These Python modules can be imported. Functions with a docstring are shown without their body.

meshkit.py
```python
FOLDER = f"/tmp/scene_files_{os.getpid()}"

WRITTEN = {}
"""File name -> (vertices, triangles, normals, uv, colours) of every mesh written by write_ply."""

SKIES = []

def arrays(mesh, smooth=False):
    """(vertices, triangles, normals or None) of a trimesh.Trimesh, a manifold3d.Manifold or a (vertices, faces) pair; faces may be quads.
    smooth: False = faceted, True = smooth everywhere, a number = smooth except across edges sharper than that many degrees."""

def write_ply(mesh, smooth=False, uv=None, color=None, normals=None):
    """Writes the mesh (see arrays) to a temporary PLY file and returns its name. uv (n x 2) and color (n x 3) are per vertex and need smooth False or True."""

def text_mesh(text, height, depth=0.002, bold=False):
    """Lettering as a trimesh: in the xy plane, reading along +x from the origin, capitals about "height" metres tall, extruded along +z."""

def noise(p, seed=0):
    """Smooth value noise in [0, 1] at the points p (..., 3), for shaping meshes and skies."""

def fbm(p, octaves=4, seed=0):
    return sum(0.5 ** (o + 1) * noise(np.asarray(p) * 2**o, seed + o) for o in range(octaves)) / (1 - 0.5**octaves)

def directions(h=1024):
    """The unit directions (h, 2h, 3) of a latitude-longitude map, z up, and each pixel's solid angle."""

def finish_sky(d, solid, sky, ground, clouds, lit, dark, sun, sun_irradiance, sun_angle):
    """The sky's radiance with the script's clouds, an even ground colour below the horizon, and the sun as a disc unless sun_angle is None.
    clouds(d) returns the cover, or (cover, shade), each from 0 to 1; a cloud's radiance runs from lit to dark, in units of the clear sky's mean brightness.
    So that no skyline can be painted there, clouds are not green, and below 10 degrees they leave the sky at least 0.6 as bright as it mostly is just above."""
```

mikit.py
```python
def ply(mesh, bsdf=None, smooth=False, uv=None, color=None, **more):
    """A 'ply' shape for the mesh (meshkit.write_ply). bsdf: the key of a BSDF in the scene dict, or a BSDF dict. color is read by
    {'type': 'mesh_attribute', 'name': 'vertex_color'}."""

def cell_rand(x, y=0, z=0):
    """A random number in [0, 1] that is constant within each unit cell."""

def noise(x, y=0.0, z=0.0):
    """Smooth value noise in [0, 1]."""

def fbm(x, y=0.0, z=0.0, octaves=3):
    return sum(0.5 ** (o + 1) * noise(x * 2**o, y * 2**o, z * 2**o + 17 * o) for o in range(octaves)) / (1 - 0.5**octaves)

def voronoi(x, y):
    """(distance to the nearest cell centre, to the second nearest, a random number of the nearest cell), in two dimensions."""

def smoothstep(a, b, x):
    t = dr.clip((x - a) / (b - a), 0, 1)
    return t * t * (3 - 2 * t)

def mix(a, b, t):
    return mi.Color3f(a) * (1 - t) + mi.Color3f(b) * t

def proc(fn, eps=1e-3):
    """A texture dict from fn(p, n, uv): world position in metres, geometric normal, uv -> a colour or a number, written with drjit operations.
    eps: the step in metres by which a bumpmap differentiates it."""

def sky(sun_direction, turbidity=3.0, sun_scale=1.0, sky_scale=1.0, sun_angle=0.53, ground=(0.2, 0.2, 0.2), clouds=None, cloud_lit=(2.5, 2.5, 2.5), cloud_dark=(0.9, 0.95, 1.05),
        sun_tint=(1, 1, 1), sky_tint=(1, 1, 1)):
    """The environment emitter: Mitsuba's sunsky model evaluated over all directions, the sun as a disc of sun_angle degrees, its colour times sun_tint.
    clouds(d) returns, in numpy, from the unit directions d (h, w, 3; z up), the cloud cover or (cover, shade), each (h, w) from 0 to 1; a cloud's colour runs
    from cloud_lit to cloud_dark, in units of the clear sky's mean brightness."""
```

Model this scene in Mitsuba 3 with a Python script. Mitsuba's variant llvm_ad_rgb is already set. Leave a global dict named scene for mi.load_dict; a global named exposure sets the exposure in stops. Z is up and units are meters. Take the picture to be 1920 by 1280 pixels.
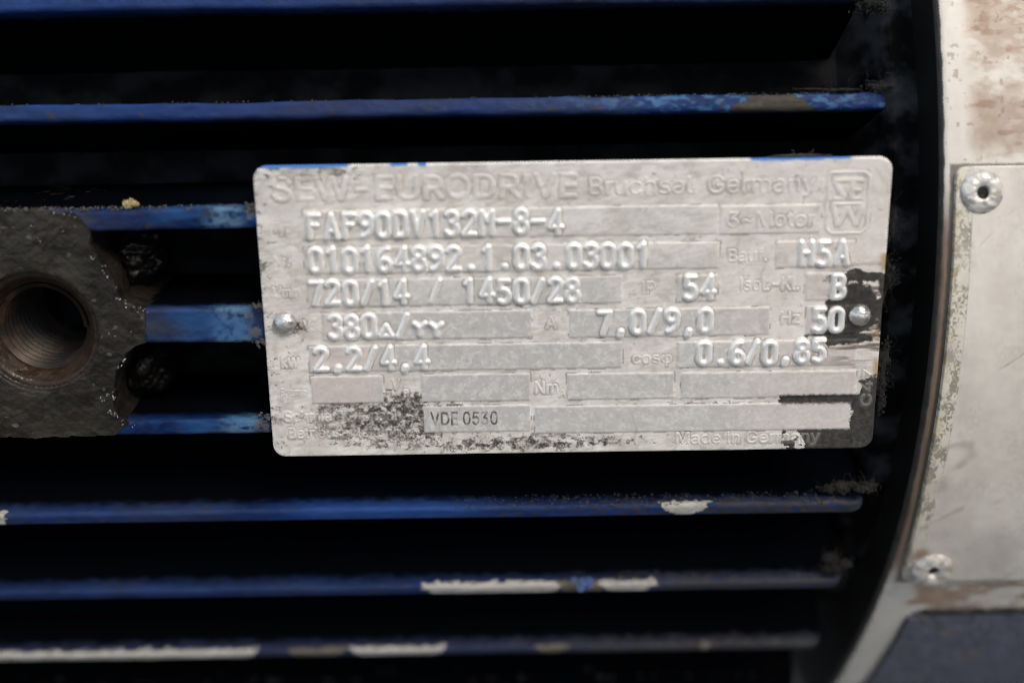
import math, random
import numpy as np
import trimesh
import drjit as dr
import mitsuba as mi
import mikit, meshkit
from mikit import proc, noise, fbm, smoothstep, mix, cell_rand, voronoi

T = mi.ScalarTransform4f
MM = 0.001
scene, labels = {}, {}
rng = np.random.default_rng(7)

# ------------------------------------------------------------------ camera, sky, exposure
# model space in millimetres: x along the motor axis, y into the motor, z up; the name plate's front face is y = 0
CAM = np.array([-11.715, -238.42, 67.82])
FWD = np.array([-0.000633, 0.955565, -0.294781])
UP = np.array([0.0150873, 0.294757, 0.955453])
scene['camera'] = {
    'type': 'thinlens', 'fov': 43.603, 'fov_axis': 'x', 'near_clip': 0.02, 'far_clip': 100.0,
    'aperture_radius': 0.0046, 'focus_distance': 0.256,
    'to_world': T().look_at(origin=(CAM * MM).tolist(), target=((CAM + FWD * 100) * MM).tolist(), up=UP.tolist()),
}
exposure = 3.15
scene['daylight'] = mikit.sky([0.45, -0.62, 0.80], turbidity=4, sun_scale=0.22, sky_scale=1.0, sun_angle=28,
                              clouds=lambda d: np.ones(d.shape[:2]), cloud_lit=(0.885, 1.0, 1.16), ground=(0.10, 0.10, 0.10))

# ------------------------------------------------------------------ helpers
def numbered(key):
    if key not in scene and key not in labels and not any(k.startswith(key + '__') for k in scene):
        return key
    n = 1
    while f'{key}_{n:03d}' in scene or f'{key}_{n:03d}' in labels:
        n += 1
    return f'{key}_{n:03d}'

def obj(name, mesh, bsdf, parent=None, label=None, cat=None, group=None, kind=None, smooth=35):
    """mesh in millimetres -> one scene entry"""
    key = numbered((parent + '__' if parent else '') + name)
    v, f = (np.asarray(mesh[0], float), np.asarray(mesh[1], int)) if isinstance(mesh, tuple) else (np.asarray(mesh.vertices), np.asarray(mesh.faces))
    if f.shape[1] == 4:
        f = np.vstack([f[:, [0, 1, 2]], f[:, [0, 2, 3]]])
    scene[key] = mikit.ply(trimesh.Trimesh(v * MM, f, process=False), bsdf, smooth=smooth)
    d = {}
    if label: d['label'] = label
    if cat: d['category'] = cat
    if group: d['group'] = group
    if kind: d['kind'] = kind
    if d: labels[key] = d
    return key

def cat(ms):
    return trimesh.util.concatenate(ms)

def grid_faces(nu, nv, wrap_v=False):
    i = np.arange(nu - 1)[:, None]; j = np.arange(nv if wrap_v else nv - 1)[None, :]
    j2 = (j + 1) % nv
    a, b, c, d = i * nv + j, i * nv + j2, (i + 1) * nv + j2, (i + 1) * nv + j
    return np.stack([a, b, c, d], -1).reshape(-1, 4)

def outward(m):
    """faces turned so that a closed mesh has positive volume"""
    m = trimesh.Trimesh(*m, process=False) if isinstance(m, tuple) else m
    if m.volume < 0:
        m.invert()
    return m

def quads(v, f):
    f = np.asarray(f)
    return trimesh.Trimesh(np.asarray(v, float), np.vstack([f[:, [0, 1, 2]], f[:, [0, 2, 3]]]) if f.shape[1] == 4 else f, process=False)

def text(s, x, z, width, cap, depth=0.12, y=0.03, bold=False, turn=0):
    """lettering in the plate's plane: left end x, base line z, squeezed to width"""
    stem, gap, at, parts = (0.20 if bold else 0.13) * cap, 0.16 * cap, 0.0, []
    for i, piece in enumerate(s.split('I')):               # the capital I is a plain stem on this plate
        if i:
            b = trimesh.creation.box((stem, cap, 1.0)); b.apply_translation((at + stem / 2, cap / 2, 0.5)); parts.append(b); at += stem + gap
        if piece:
            b = meshkit.text_mesh(piece, cap, depth=1.0, bold=bold); b.apply_translation((at - b.vertices[:, 0].min(), 0, 0)); parts.append(b); at = b.vertices[:, 0].max() + gap
    m = cat(parts)
    v = np.array(m.vertices)
    v[:, 0] -= v[:, 0].min()
    if width:
        v[:, 0] *= width / v[:, 0].max()
    if turn:
        c, q = math.cos(turn), math.sin(turn)
        v[:, :2] = v[:, :2] @ np.array([[c, q], [-q, c]])
    return trimesh.Trimesh(np.stack([v[:, 0] + x, y - v[:, 2] * (depth + y), v[:, 1] + z], 1), m.faces, process=False)

# ------------------------------------------------------------------ materials (p is world position in metres)
def XYZ(p):
    return p.x * 1000, p.y * 1000, p.z * 1000

def rect(x, z, x0, x1, z0, z1):
    """signed distance to a rectangle, negative inside"""
    return dr.maximum(dr.maximum(x0 - x, x - x1), dr.maximum(z0 - z, z - z1))

# the plate's raised fields (x0, x1, z0, z1), in mm
FIELDS = [(-51.0, 27.4, 15.1, 20.6), (27.9, 46.9, 15.0, 20.4), (-51.2, 27.9, 8.4, 13.5), (38.8, 53.8, 8.3, 13.4), (-51.0, 9.4, 1.8, 7.1),
          (20.1, 27.8, 1.8, 7.0), (44.8, 54.2, 1.7, 7.1), (-48.6, -8.1, -5.0, 0.5), (-0.7, 38.1, -5.1, 0.4), (45.3, 54.8, -5.1, 0.5),
          (-51.5, 9.6, -11.4, -6.2), (20.4, 55.4, -11.6, -6.4), (-51.5, -37.4, -17.9, -12.4), (-29.8, -8.5, -17.9, -12.3),
          (-1.1, 19.8, -17.9, -12.6), (21.4, 55.6, -18.0, -12.7), (-29.6, -8.5, -24.4, -18.9), (-7.5, 55.2, -24.9, -19.3)]

def field_sdf(x, z):
    d = mi.Float(99)
    for a, b, c, e in FIELDS:
        d = dr.minimum(d, rect(x, z, a, b, c, e))
    return d

def black_print(x, z):
    """what is left of the plate's black print: lower right corner and round the right rivet; 1 where it remains"""
    w = (fbm(x * 0.55, z * 0.8, 3.0, 5) - 0.5) * 5.0
    w2 = (fbm(x * 1.8, z * 2.2, 13.0, 3) - 0.5) * 2.0
    fs = field_sdf(x, z)
    corner = dr.maximum(54.6 - x + 0.5 * w + 0.3 * (z + 24), z + 15.6 + 0.9 * w + 0.5 * w2 - 0.55 * (x - 56))
    low = dr.maximum(44.5 - x + 2.6 * w + 1.5 * w2, z + 25.0)
    step = dr.maximum(dr.maximum(41.0 - x + w, z + 17.9), -19.2 - z)                   # thin line between the two lowest fields
    nose = dr.sqrt(dr.square((x - 55.3) / 2.8) + dr.square((z + 19.8) / 1.3)) * 2 - 2 + 0.5 * w
    e1 = dr.sqrt(dr.square((x - 54.6) / 5.0) + dr.square((z + 0.2) / 5.2)) * 5 - 5 + 0.55 * w + 0.7 * w2
    e2 = dr.sqrt(dr.square((x - 52.0) / 5.0) + dr.square((z + 5.9) / 1.5)) * 2 - 2 + 0.6 * w + 0.4 * w2
    e3 = dr.sqrt(dr.square((x - 55.0) / 4.0) + dr.square((z - 6.2) / 1.0)) * 1.5 - 1.5 + 0.7 * w + 0.4 * w2
    edge = dr.maximum(59.0 - x + 0.6 * w, dr.abs(z - 0.5) - 5.5 + w)
    keep = dr.maximum(0.35 - fs, -99)
    d = dr.minimum(dr.minimum(dr.maximum(dr.minimum(dr.minimum(corner, low), nose), keep - 2.0 * smoothstep(55.0, 56.5, x + 0.6 * w)), step), dr.minimum(dr.minimum(e1, dr.maximum(e2, keep - 1.5 * smoothstep(48.5, 50, x))), dr.minimum(e3, edge)))
    return smoothstep(0.55, -0.10, d - 0.10 + 0.45 * (fbm(x * 2.5, z * 2.8, 23.0, 3) - 0.5))

def plate_masks(p):
    x, y, z = XYZ(p)
    box = smoothstep(0.08, -0.12, field_sdf(x, z))
    blk = black_print(x, z)
    g = fbm(x * 0.22, z * 0.22, 1.0, 4)
    fine = fbm(x * 1.6, z * 1.9, 2.0, 3)
    # soot left in the lower left part and along the left edge, specks that cling in the etched ground
    zone = 0.9 * smoothstep(0.0, 1.0, 1.25 - dr.sqrt(dr.square((x + 36) / 22) + dr.square((z + 21.5) / 8.0)))
    zone = dr.maximum(zone, 0.95 * smoothstep(0.0, 1.0, 1.15 - dr.sqrt(dr.square((x + 31.5) / 6) + dr.square((z + 19.5) / 6))))
    zone = dr.maximum(zone, 0.8 * smoothstep(0.0, 1.0, 1.2 - dr.sqrt(dr.square((x + 8) / 30) + dr.square((z + 27.0) / 2.6))))
    zone = dr.maximum(zone, 0.4 * smoothstep(-53, -60, x))
    zone = dr.maximum(zone, 0.75 * smoothstep(1.0, 0.0, dr.sqrt(dr.square((x + 53.2) / 2.2) + dr.square((z + 2.4) / 2.6)) - 0.35))
    zone = dr.maximum(zone, 0.5 * smoothstep(24, 28, z) * smoothstep(-30, -44, x))
    zone = dr.maximum(zone, 0.10 + 0.15 * smoothstep(0.55, 0.7, g))
    streaky = fbm(x * 0.35 - z * 0.2, z * 1.6 + x * 0.3, 55.0, 4)
    n = fbm(x * 1.1, z * 1.5, 5.0, 5) * 0.66 + 0.34 * fbm(x * 3.1, z * 3.4, 25.0, 3)
    soot = (0.75 * smoothstep(0.66, 1.0, n + 0.34 * zone) + 0.25 * smoothstep(0.46, 0.80, 0.6 * n + 0.4 * streaky + 0.25 * zone) * smoothstep(0.1, 0.5, zone)) * (1 - 0.88 * box)
    soot = dr.minimum(soot, 1)
    lines = smoothstep(0.3, 0.0, dr.abs(field_sdf(x, z) - 0.22)) * smoothstep(0.56, 0.66, fbm(x * 0.4, z * 0.6, 8.0, 3))
    return x, y, z, box, blk, g, fine, dr.maximum(soot, 0.34 * lines)

def plate_color(p, n, uv):
    x, y, z, box, blk, g, fine, soot = plate_masks(p)
    streak = fbm(x * 0.35 + z * 0.25, z * 2.6 - x * 0.5, 4.0, 3)
    ground = mix((0.55, 0.535, 0.505), (0.70, 0.69, 0.67), smoothstep(0.3, 0.7, g * 0.6 + streak * 0.4))
    ground = mix(ground, (0.38, 0.345, 0.30), 0.42 * smoothstep(0.50, 0.76, fbm(x * 0.5, z * 0.9, 21.0, 4)))
    speck = smoothstep(0.48, 0.66, 0.7 * fbm(x * 0.9, z * 0.9, 12.0, 4) + 0.3 * noise(x * 2.6, z * 2.6, 3.0))
    bare = mix((0.46, 0.46, 0.46), (0.58, 0.58, 0.57), speck * (0.55 + 0.45 * fine))
    rose = dr.maximum(smoothstep(-35, -43, x + 6 * (g - 0.5)), smoothstep(26, 48, x + 14 * (g - 0.5)))  # pinkish reflection of the surroundings tinted into the fields
    bare = mix(bare, (0.56, 0.50, 0.48), 0.75 * rose)
    ground = mix(ground, (0.71, 0.66, 0.635), 0.55 * smoothstep(15, 48, x + 10 * (g - 0.5)) * smoothstep(-20, 0, z))
    bare = mix(bare, ground, 0.80 * smoothstep(0, 12, z) + 0.25 * smoothstep(-8, 12, x) * smoothstep(8, 0, z))
    c = mix(ground, bare, box)
    stain = smoothstep(0.42, 0.66, fbm(x * 0.16, z * 1.5, 31.0, 4)) * smoothstep(46, 53, x) * smoothstep(-14, -8, z) * smoothstep(12, 4, z)
    c = mix(c, (0.12, 0.085, 0.06), 0.9 * stain)
    c = mix(c, (0.36, 0.22, 0.07), 0.8 * smoothstep(58.2, 59.8, x + 0.8 * (fine - 0.5)) * smoothstep(0.42, 0.6, noise(z * 0.22, 3.0)))
    scratch = smoothstep(0.035, 0.0, dr.abs(fbm(x * 0.06 + z * 0.11, x * 0.1 - z * 0.05, 44.0, 2) - 0.5)) * smoothstep(0.5, 0.7, fbm(x * 0.3, z * 0.3, 45.0, 2))
    c = mix(c, (0.30, 0.28, 0.26), 0.35 * scratch)
    c = mix(c, mix((0.26, 0.245, 0.225), (0.050, 0.047, 0.044), smoothstep(0.40, 1.0, soot)), smoothstep(0.0, 0.45, soot))
    thin = smoothstep(0.30, 0.62, fbm(x * 1.2, z * 1.6, 66.0, 4))
    scr = smoothstep(0.05, 0.0, dr.abs(fbm(x * 0.25, z * 0.9, 68.0, 2) - 0.5)) * smoothstep(0.45, 0.6, fine)
    c = mix(c, mix(mix((0.020, 0.020, 0.021), (0.052, 0.048, 0.043), fine), (0.13, 0.12, 0.105), 0.3 * scr), blk * (0.985 + 0.015 * thin))
    c = c * (0.9 + 0.2 * fine)
    # blue paint that ran over the plate's upper edge when the motor was sprayed
    wob = (fbm(x * 0.5, 3.0, 7.0, 3) - 0.5) * 0.9
    span = dr.maximum(dr.maximum(smoothstep(-41.6, -42.3, x), smoothstep(-34.3, -33.9, x) * smoothstep(-30.7, -31.2, x)), smoothstep(33.0, 33.6, x) * smoothstep(52.4, 51.8, x))
    span = dr.maximum(span, smoothstep(-29.2, -28.8, x) * smoothstep(-27.2, -27.6, x))
    paint = span * smoothstep(28.68, 28.78, z + 0.45 * wob - 0.15 * smoothstep(-50, -42, x) + 0.08 * y)
    return mix(c, (0.05, 0.17, 0.50), paint)

def plate_rough(p, n, uv):
    x, y, z = XYZ(p)
    return 0.36 + 0.3 * fbm(x * 0.7, z * 0.7, 6.0, 3)

def plate_bump(p, n, uv):
    x, y, z = XYZ(p)
    return fbm(x * 1.3, z * 1.3, 15.0, 4) + 0.35 * fbm(x * 0.5, z * 5.0, 3.0, 2)

def letter_color(p, n, uv):
    x, y, z = XYZ(p)
    f = fbm(x * 1.4, z * 1.4, y * 1.2 + 3.0, 3)
    top = mix((0.76, 0.765, 0.76), (0.88, 0.885, 0.88), f)
    dirt = 0.7 * smoothstep(0.22, -0.04, -y - 0.04 + 0.22 * (fbm(x * 1.1, z * 1.1, 77.0, 3) - 0.35))      # soot and painted shade round the foot of each stroke
    return mix(top, (0.20, 0.17, 0.14), 0.75 * dirt)

def relief_color(p, n, uv):
    return plate_color(p, n, uv) * 0.8 + mi.Color3f(0.11, 0.108, 0.102)

# ---- blue paint of the housing
AX_Y, AX_Z = 128.5, -4.5
CHIPS = [(-19.8, 34.0, 43.0, -1.3, 0), (18.96, 18.9, 28.6, 1.25, 1), (18.96, -140.0, -118.6, 0.3, 1), (30.8, -32.5, -1.5, 1.0, 1), (30.8, -2.0, 8.0, 0.2, 2),
         (30.8, 7.0, 19.2, 0.9, 1), (42.7, -150.0, -74.5, 0.8, 1), (42.7, -66.0, -53.5, 1.2, 2), (42.7, -51.0, -29.5, 1.2, 1), (42.7, -7.0, 0.0, 0.9, 2), (42.7, 32.0, 34.0, .5, 2)]

def paint_masks(p):
    x, y, z = XYZ(p)
    dy, dz = AX_Y - y, z - AX_Z
    r = dr.sqrt(dy * dy + dz * dz)
    th = dr.atan2(-dz, dy) * (180 / math.pi)
    return x, y, z, r, th

def paint_soot_shade(p):
    """soot plus painted gap shade: 1 on the dark flanks, 0 on the fins' worn edges"""
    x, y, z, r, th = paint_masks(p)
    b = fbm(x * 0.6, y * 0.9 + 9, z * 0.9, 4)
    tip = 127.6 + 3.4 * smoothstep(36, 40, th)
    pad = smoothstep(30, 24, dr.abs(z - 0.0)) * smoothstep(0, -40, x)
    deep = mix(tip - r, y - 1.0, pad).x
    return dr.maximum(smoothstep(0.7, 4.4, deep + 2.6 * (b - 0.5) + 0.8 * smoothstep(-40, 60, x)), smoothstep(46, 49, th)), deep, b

def paint_color(p, n, uv):
    x, y, z, r, th = paint_masks(p)
    soot, deep, b = paint_soot_shade(p)
    a = fbm(x * 0.12, y * 0.3, z * 0.3, 3)
    e = fbm(x * 0.9, y * 0.9 + 30, z * 0.9, 4)
    blue = mix((0.0055, 0.018, 0.074), (0.011, 0.037, 0.150), smoothstep(0.2, 0.8, a * 0.65 + b * 0.35))
    blue = mix(blue, mix((0.0025, 0.010, 0.050), (0.004, 0.021, 0.090), smoothstep(0.3, 0.7, b)), smoothstep(30, 24, dr.abs(z)) * smoothstep(0, -20, x))
    blue = mix(blue, (0.026, 0.035, 0.070), 0.5 * smoothstep(0.44, 0.70, fbm(x * 0.05, z * 0.11, y * 0.1 + 50, 4)))
    band = smoothstep(-72, -67, x + 2 * (a - 0.5)) * smoothstep(-61.5, -64.5, x + 2 * (a - 0.5)) * smoothstep(30, 24, dr.abs(z))
    blue = mix(blue, (0.12, 0.23, 0.34), 0.6 * band * smoothstep(0.25, 0.62, e))
    blue = mix(blue, (0.02, 0.09, 0.26), 0.5 * smoothstep(-82, -74, x) * smoothstep(30, 24, dr.abs(z)) * smoothstep(0.4, 0.6, a))
    blue = mix(blue, (0.10, 0.095, 0.085), 0.7 * smoothstep(0.5, 0.62, fbm(x * 0.8, y, z * 0.6 + 71, 4)) * smoothstep(-64.5, -62.5, x) * smoothstep(30, 24, dr.abs(z)))
    blue = mix(blue, (0.07, 0.19, 0.34), 0.55 * smoothstep(0.46, 0.66, b) * smoothstep(-8, 20, x) * smoothstep(20, 34, z))
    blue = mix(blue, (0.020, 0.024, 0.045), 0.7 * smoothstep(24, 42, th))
    blue = mix(blue, (0.006, 0.007, 0.010), smoothstep(46, 50, th))  # lowest fins painted black to read as the dark gap
    blue = mix(blue, (0.018, 0.068, 0.27), 0.6 * smoothstep(-66, -52, x + 8 * (a - 0.5)) * smoothstep(-8, -32, x + 8 * (a - 0.5)) * smoothstep(16, 17.5, th) * smoothstep(20.5, 18.8, th))  # lit stretch of the fin below the plate painted brighter
    flank = smoothstep(0.42, 0.62, e + 0.18 * smoothstep(0, 55, x) - 0.2 * smoothstep(8, 0, th) + 0.10 * smoothstep(26, 44, th)) * smoothstep(-30, 30, x) * smoothstep(10, 18, th)
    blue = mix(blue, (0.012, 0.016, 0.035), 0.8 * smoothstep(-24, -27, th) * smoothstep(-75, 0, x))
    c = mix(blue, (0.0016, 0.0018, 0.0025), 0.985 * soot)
    c = mix(c, (0.034, 0.033, 0.032), 0.85 * flank * (1 - soot))
    jag = fbm(x * 1.3, y * 1.6 + 60, z * 1.6, 4)
    nick = smoothstep(0.68, 0.74, fbm(x * 0.55, y * 0.5 + 90, z * 0.5, 4)) * smoothstep(1.4, 0.6, deep + 2 * (jag - 0.5))
    c = mix(c, (0.035, 0.035, 0.036), 0.7 * nick)
    for t0, x0, x1, slant, kind in CHIPS:
        v = (th - t0) * (math.pi / 180) * 128            # millimetres across the fin's edge, downwards positive
        wob = (b - 0.5) * 2.6 + (jag - 0.5) * 2.4
        d = dr.maximum(dr.maximum(x0 + slant * (v + 1.2) + wob - x, x - x1 + slant * (v + 1.2) + wob), dr.abs(v) - 3.4)
        d = dr.maximum(d, deep - 1.3 + 3.0 * (jag - 0.5) + 1.2 * (b - 0.5))
        m = smoothstep(0.12, -0.08, d)
        c = mix(c, (0.020, 0.022, 0.030), 0.8 * smoothstep(0.45, 0.1, d))            # broken edge of the paint film
        metal = ((0.045, 0.041, 0.035), (0.36, 0.355, 0.34), (0.11, 0.098, 0.082))[kind]
        c = mix(c, mi.Color3f(metal) * (0.35 + 0.45 * e + 0.5 * jag + 0.45 * noise(x * 5.0, y * 5.0, z * 5.0)), m)
    grey = smoothstep(0.40, 0.62, fbm(x * 0.08, z * 0.4, 61.0, 4) + 0.12 * smoothstep(-86, -100, x)) * smoothstep(-72, -92, x) * smoothstep(23.5, 17, dr.abs(z))
    c = mix(c, (0.05, 0.052, 0.05), 0.85 * grey * (1 - soot))
    grease = smoothstep(-82.6, -84.2, x + 3.0 * (e - 0.5)) * smoothstep(8, 6.5, dr.abs(z + 1.75))
    return mix(c, (0.018, 0.017, 0.0145), 0.95 * grease)

def paint_matt(p, n, uv):
    return paint_soot_shade(p)[0]

def paint_rough(p, n, uv):
    x, y, z = XYZ(p)
    return 0.34 + 0.35 * fbm(x * 0.5, y * 0.5, z * 0.5, 3)

def paint_bump(p, n, uv):
    x, y, z = XYZ(p)
    return fbm(x * 0.9, y * 0.9, z * 0.9, 4)

def boss_color(p, n, uv):
    x, y, z = XYZ(p)
    a, b = fbm(x * 0.2, y * 0.2, z * 0.2, 4), fbm(x * 0.9, y * 0.9 + 5, z * 0.9, 4)
    c = mix((0.0085, 0.0080, 0.0065), (0.028, 0.026, 0.021), smoothstep(0.32, 0.68, a * 0.6 + b * 0.4))
    c = mix(c, (0.008, 0.0075, 0.007), 0.85 * smoothstep(-95.5, -89.5, x + 7 * (a - 0.5) + 4 * (b - 0.5)) * smoothstep(4.0, 6.0, dr.abs(z + 1.75)))
    c = mix(c, (0.020, 0.0145, 0.012), 0.6 * smoothstep(0.5, 0.64, fbm(x * 0.28, y * 0.3, z * 0.28 + 40, 3)))
    rim = dr.sqrt(dr.square(x + 104.5) + dr.square(z + 2.7))
    c = mix(c, mix((0.012, 0.008, 0.006), (0.034, 0.019, 0.011), b), smoothstep(11.9, 11.3, rim + 0.8 * (b - 0.5)))
    flake = smoothstep(0.70, 0.76, fbm(x * 0.55, y * 0.6, z * 0.55 + 80, 4))
    c = mix(c, (0.11, 0.11, 0.108), 0.5 * flake * smoothstep(1.8, 1.0, y))
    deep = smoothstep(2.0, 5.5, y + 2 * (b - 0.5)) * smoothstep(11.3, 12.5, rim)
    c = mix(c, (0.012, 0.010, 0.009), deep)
    return c

def boss_rough(p, n, uv):
    x, y, z = XYZ(p)
    return 0.26 + 0.38 * smoothstep(0.3, 0.7, fbm(x * 0.4, y * 0.5, z * 0.4 + 3, 4))

def rust_color(p, n, uv):
    x, y, z = XYZ(p)
    b = fbm(x * 0.3, y * 0.25, z * 0.3, 3)
    return mix((0.008, 0.0055, 0.004), (0.034, 0.018, 0.010), smoothstep(0.45, 0.75, b))

def shield_color(p, n, uv):
    x, y, z, r, th = paint_masks(p)
    a = fbm(x * 0.10, th * 0.22, 2.0, 4); b = fbm(x * 0.5, th * 0.9, 6.0, 4)
    c = mix((0.53, 0.505, 0.465), (0.62, 0.60, 0.565), b)
    worn = smoothstep(-14.0, -16.6, th + 1.5 * (b - 0.5)) * smoothstep(75.0, 78.5, x + 2.5 * (b - 0.5)) * smoothstep(0.36, 0.60, 0.40 * a + 0.40 * fbm(x * 0.13, th * 0.5, 9.0, 4) + 0.2 * fbm(x * 0.5, th * 2.4, 19.0, 4) + 0.04)
    c = mix(c, mix((0.25, 0.18, 0.13), (0.38, 0.30, 0.235), b), 0.85 * worn)
    c = mix(c, (0.22, 0.115, 0.075), 0.6 * worn * smoothstep(0.54, 0.74, fbm(x * 0.35, th * 1.6, 14.0, 5)))
    edge = smoothstep(74.2, 73.0, x + 0.8 * (b - 0.5)) * smoothstep(-13.5, -8.0, th + 3 * (a - 0.5)) * smoothstep(33, 27, th)
    c = mix(c, mix((0.045, 0.03, 0.02), (0.14, 0.085, 0.055), smoothstep(0.35, 0.65, fbm(x * 0.8, th * 0.12, 3.0, 3))), 0.92 * edge)
    low = smoothstep(29.5, 31.0, th) * smoothstep(37.6, 36.0, th) * smoothstep(76.5, 80.0, x + 4 * (b - 0.5))
    c = mix(c, (0.27, 0.17, 0.11), 0.85 * low * smoothstep(0.42, 0.62, fbm(x * 0.16, th * 0.9, 27.0, 4)))
    spot = smoothstep(0.68, 0.80, fbm(x * 0.7, th * 1.3, 33.0, 5))
    c = mix(c, (0.20, 0.12, 0.08), 0.55 * spot)
    seam_shadow = smoothstep(0.75, 0.2, dr.maximum(dr.maximum(73.3 + 0.011 * dr.power(dr.maximum(th - 14, 0), 1.5) - x, (-14.0 - th) * 2.18), (th - 31.2) * 2.18) - 0.35 * b)  # shadow line of the gap round the cover, painted into the colour
    c = mix(c, (0.045, 0.038, 0.030), 0.8 * seam_shadow)
    grime = smoothstep(71.85, 71.6, x + 0.3 * (b - 0.5))
    c = mix(c, mix((0.030, 0.029, 0.027), (0.075, 0.072, 0.066), b), grime)
    return mix(c, (0.006, 0.006, 0.006), smoothstep(71.12, 71.02, x))

def cover_color(p, n, uv):
    x, y, z, r, th = paint_masks(p)
    a = fbm(x * 0.09, th * 0.16, 3.0, 4); b = fbm(x * 0.6, th * 1.2, 8.0, 4)
    c = mix((0.53, 0.495, 0.46), (0.62, 0.595, 0.55), smoothstep(0.3, 0.7, a))
    c = c * (0.95 + 0.1 * b)
    band = smoothstep(76.9, 76.6, x + 0.35 * (b - 0.5))
    c = mix(c, mix((0.52, 0.50, 0.42), (0.66, 0.645, 0.58), b), 0.8 * band)
    dirt = band * smoothstep(0.46, 0.66, 0.7 * fbm(x * 0.5, th * 0.7, 18.0, 5) + 0.3 * noise(x * 3.0, th * 5.0, 2.0) + 0.03 * smoothstep(5, 20, th))
    c = mix(c, (0.12, 0.10, 0.075), 0.7 * dirt)
    rust = smoothstep(1.0, 0.2, dr.sqrt(dr.square((x - 77) / 3.2) + dr.square((th - 26.3) / 1.5)) + 1.3 * (b - 0.5))
    c = mix(c, (0.26, 0.13, 0.045), 0.85 * rust)
    smear = smoothstep(0.48, 0.74, 0.7 * fbm(x * 0.2, th * 0.35, 41.0, 5) + 0.3 * fbm(x * 1.5, th * 2.5, 43.0, 4))
    c = mix(c, (0.44, 0.41, 0.37), 0.45 * smear)
    c = mix(c, (0.30, 0.27, 0.24), 0.5 * smoothstep(0.03, 0.0, dr.abs(fbm(x * 0.05 + th * 0.09, th * 0.07, 47.0, 2) - 0.5)) * smoothstep(0.5, 0.7, fbm(x * 0.2, th * 0.3, 48.0, 3)))
    ochre = smoothstep(75.2, 74.0, x) * smoothstep(0.45, 0.6, b)
    c = mix(c, (0.42, 0.31, 0.12), 0.35 * ochre)
    return mix(c, (0.35, 0.33, 0.30), 0.5 * smoothstep(0.16, 0.02, dr.abs(x - 76.75)) * smoothstep(0.4, 0.6, a))

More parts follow.
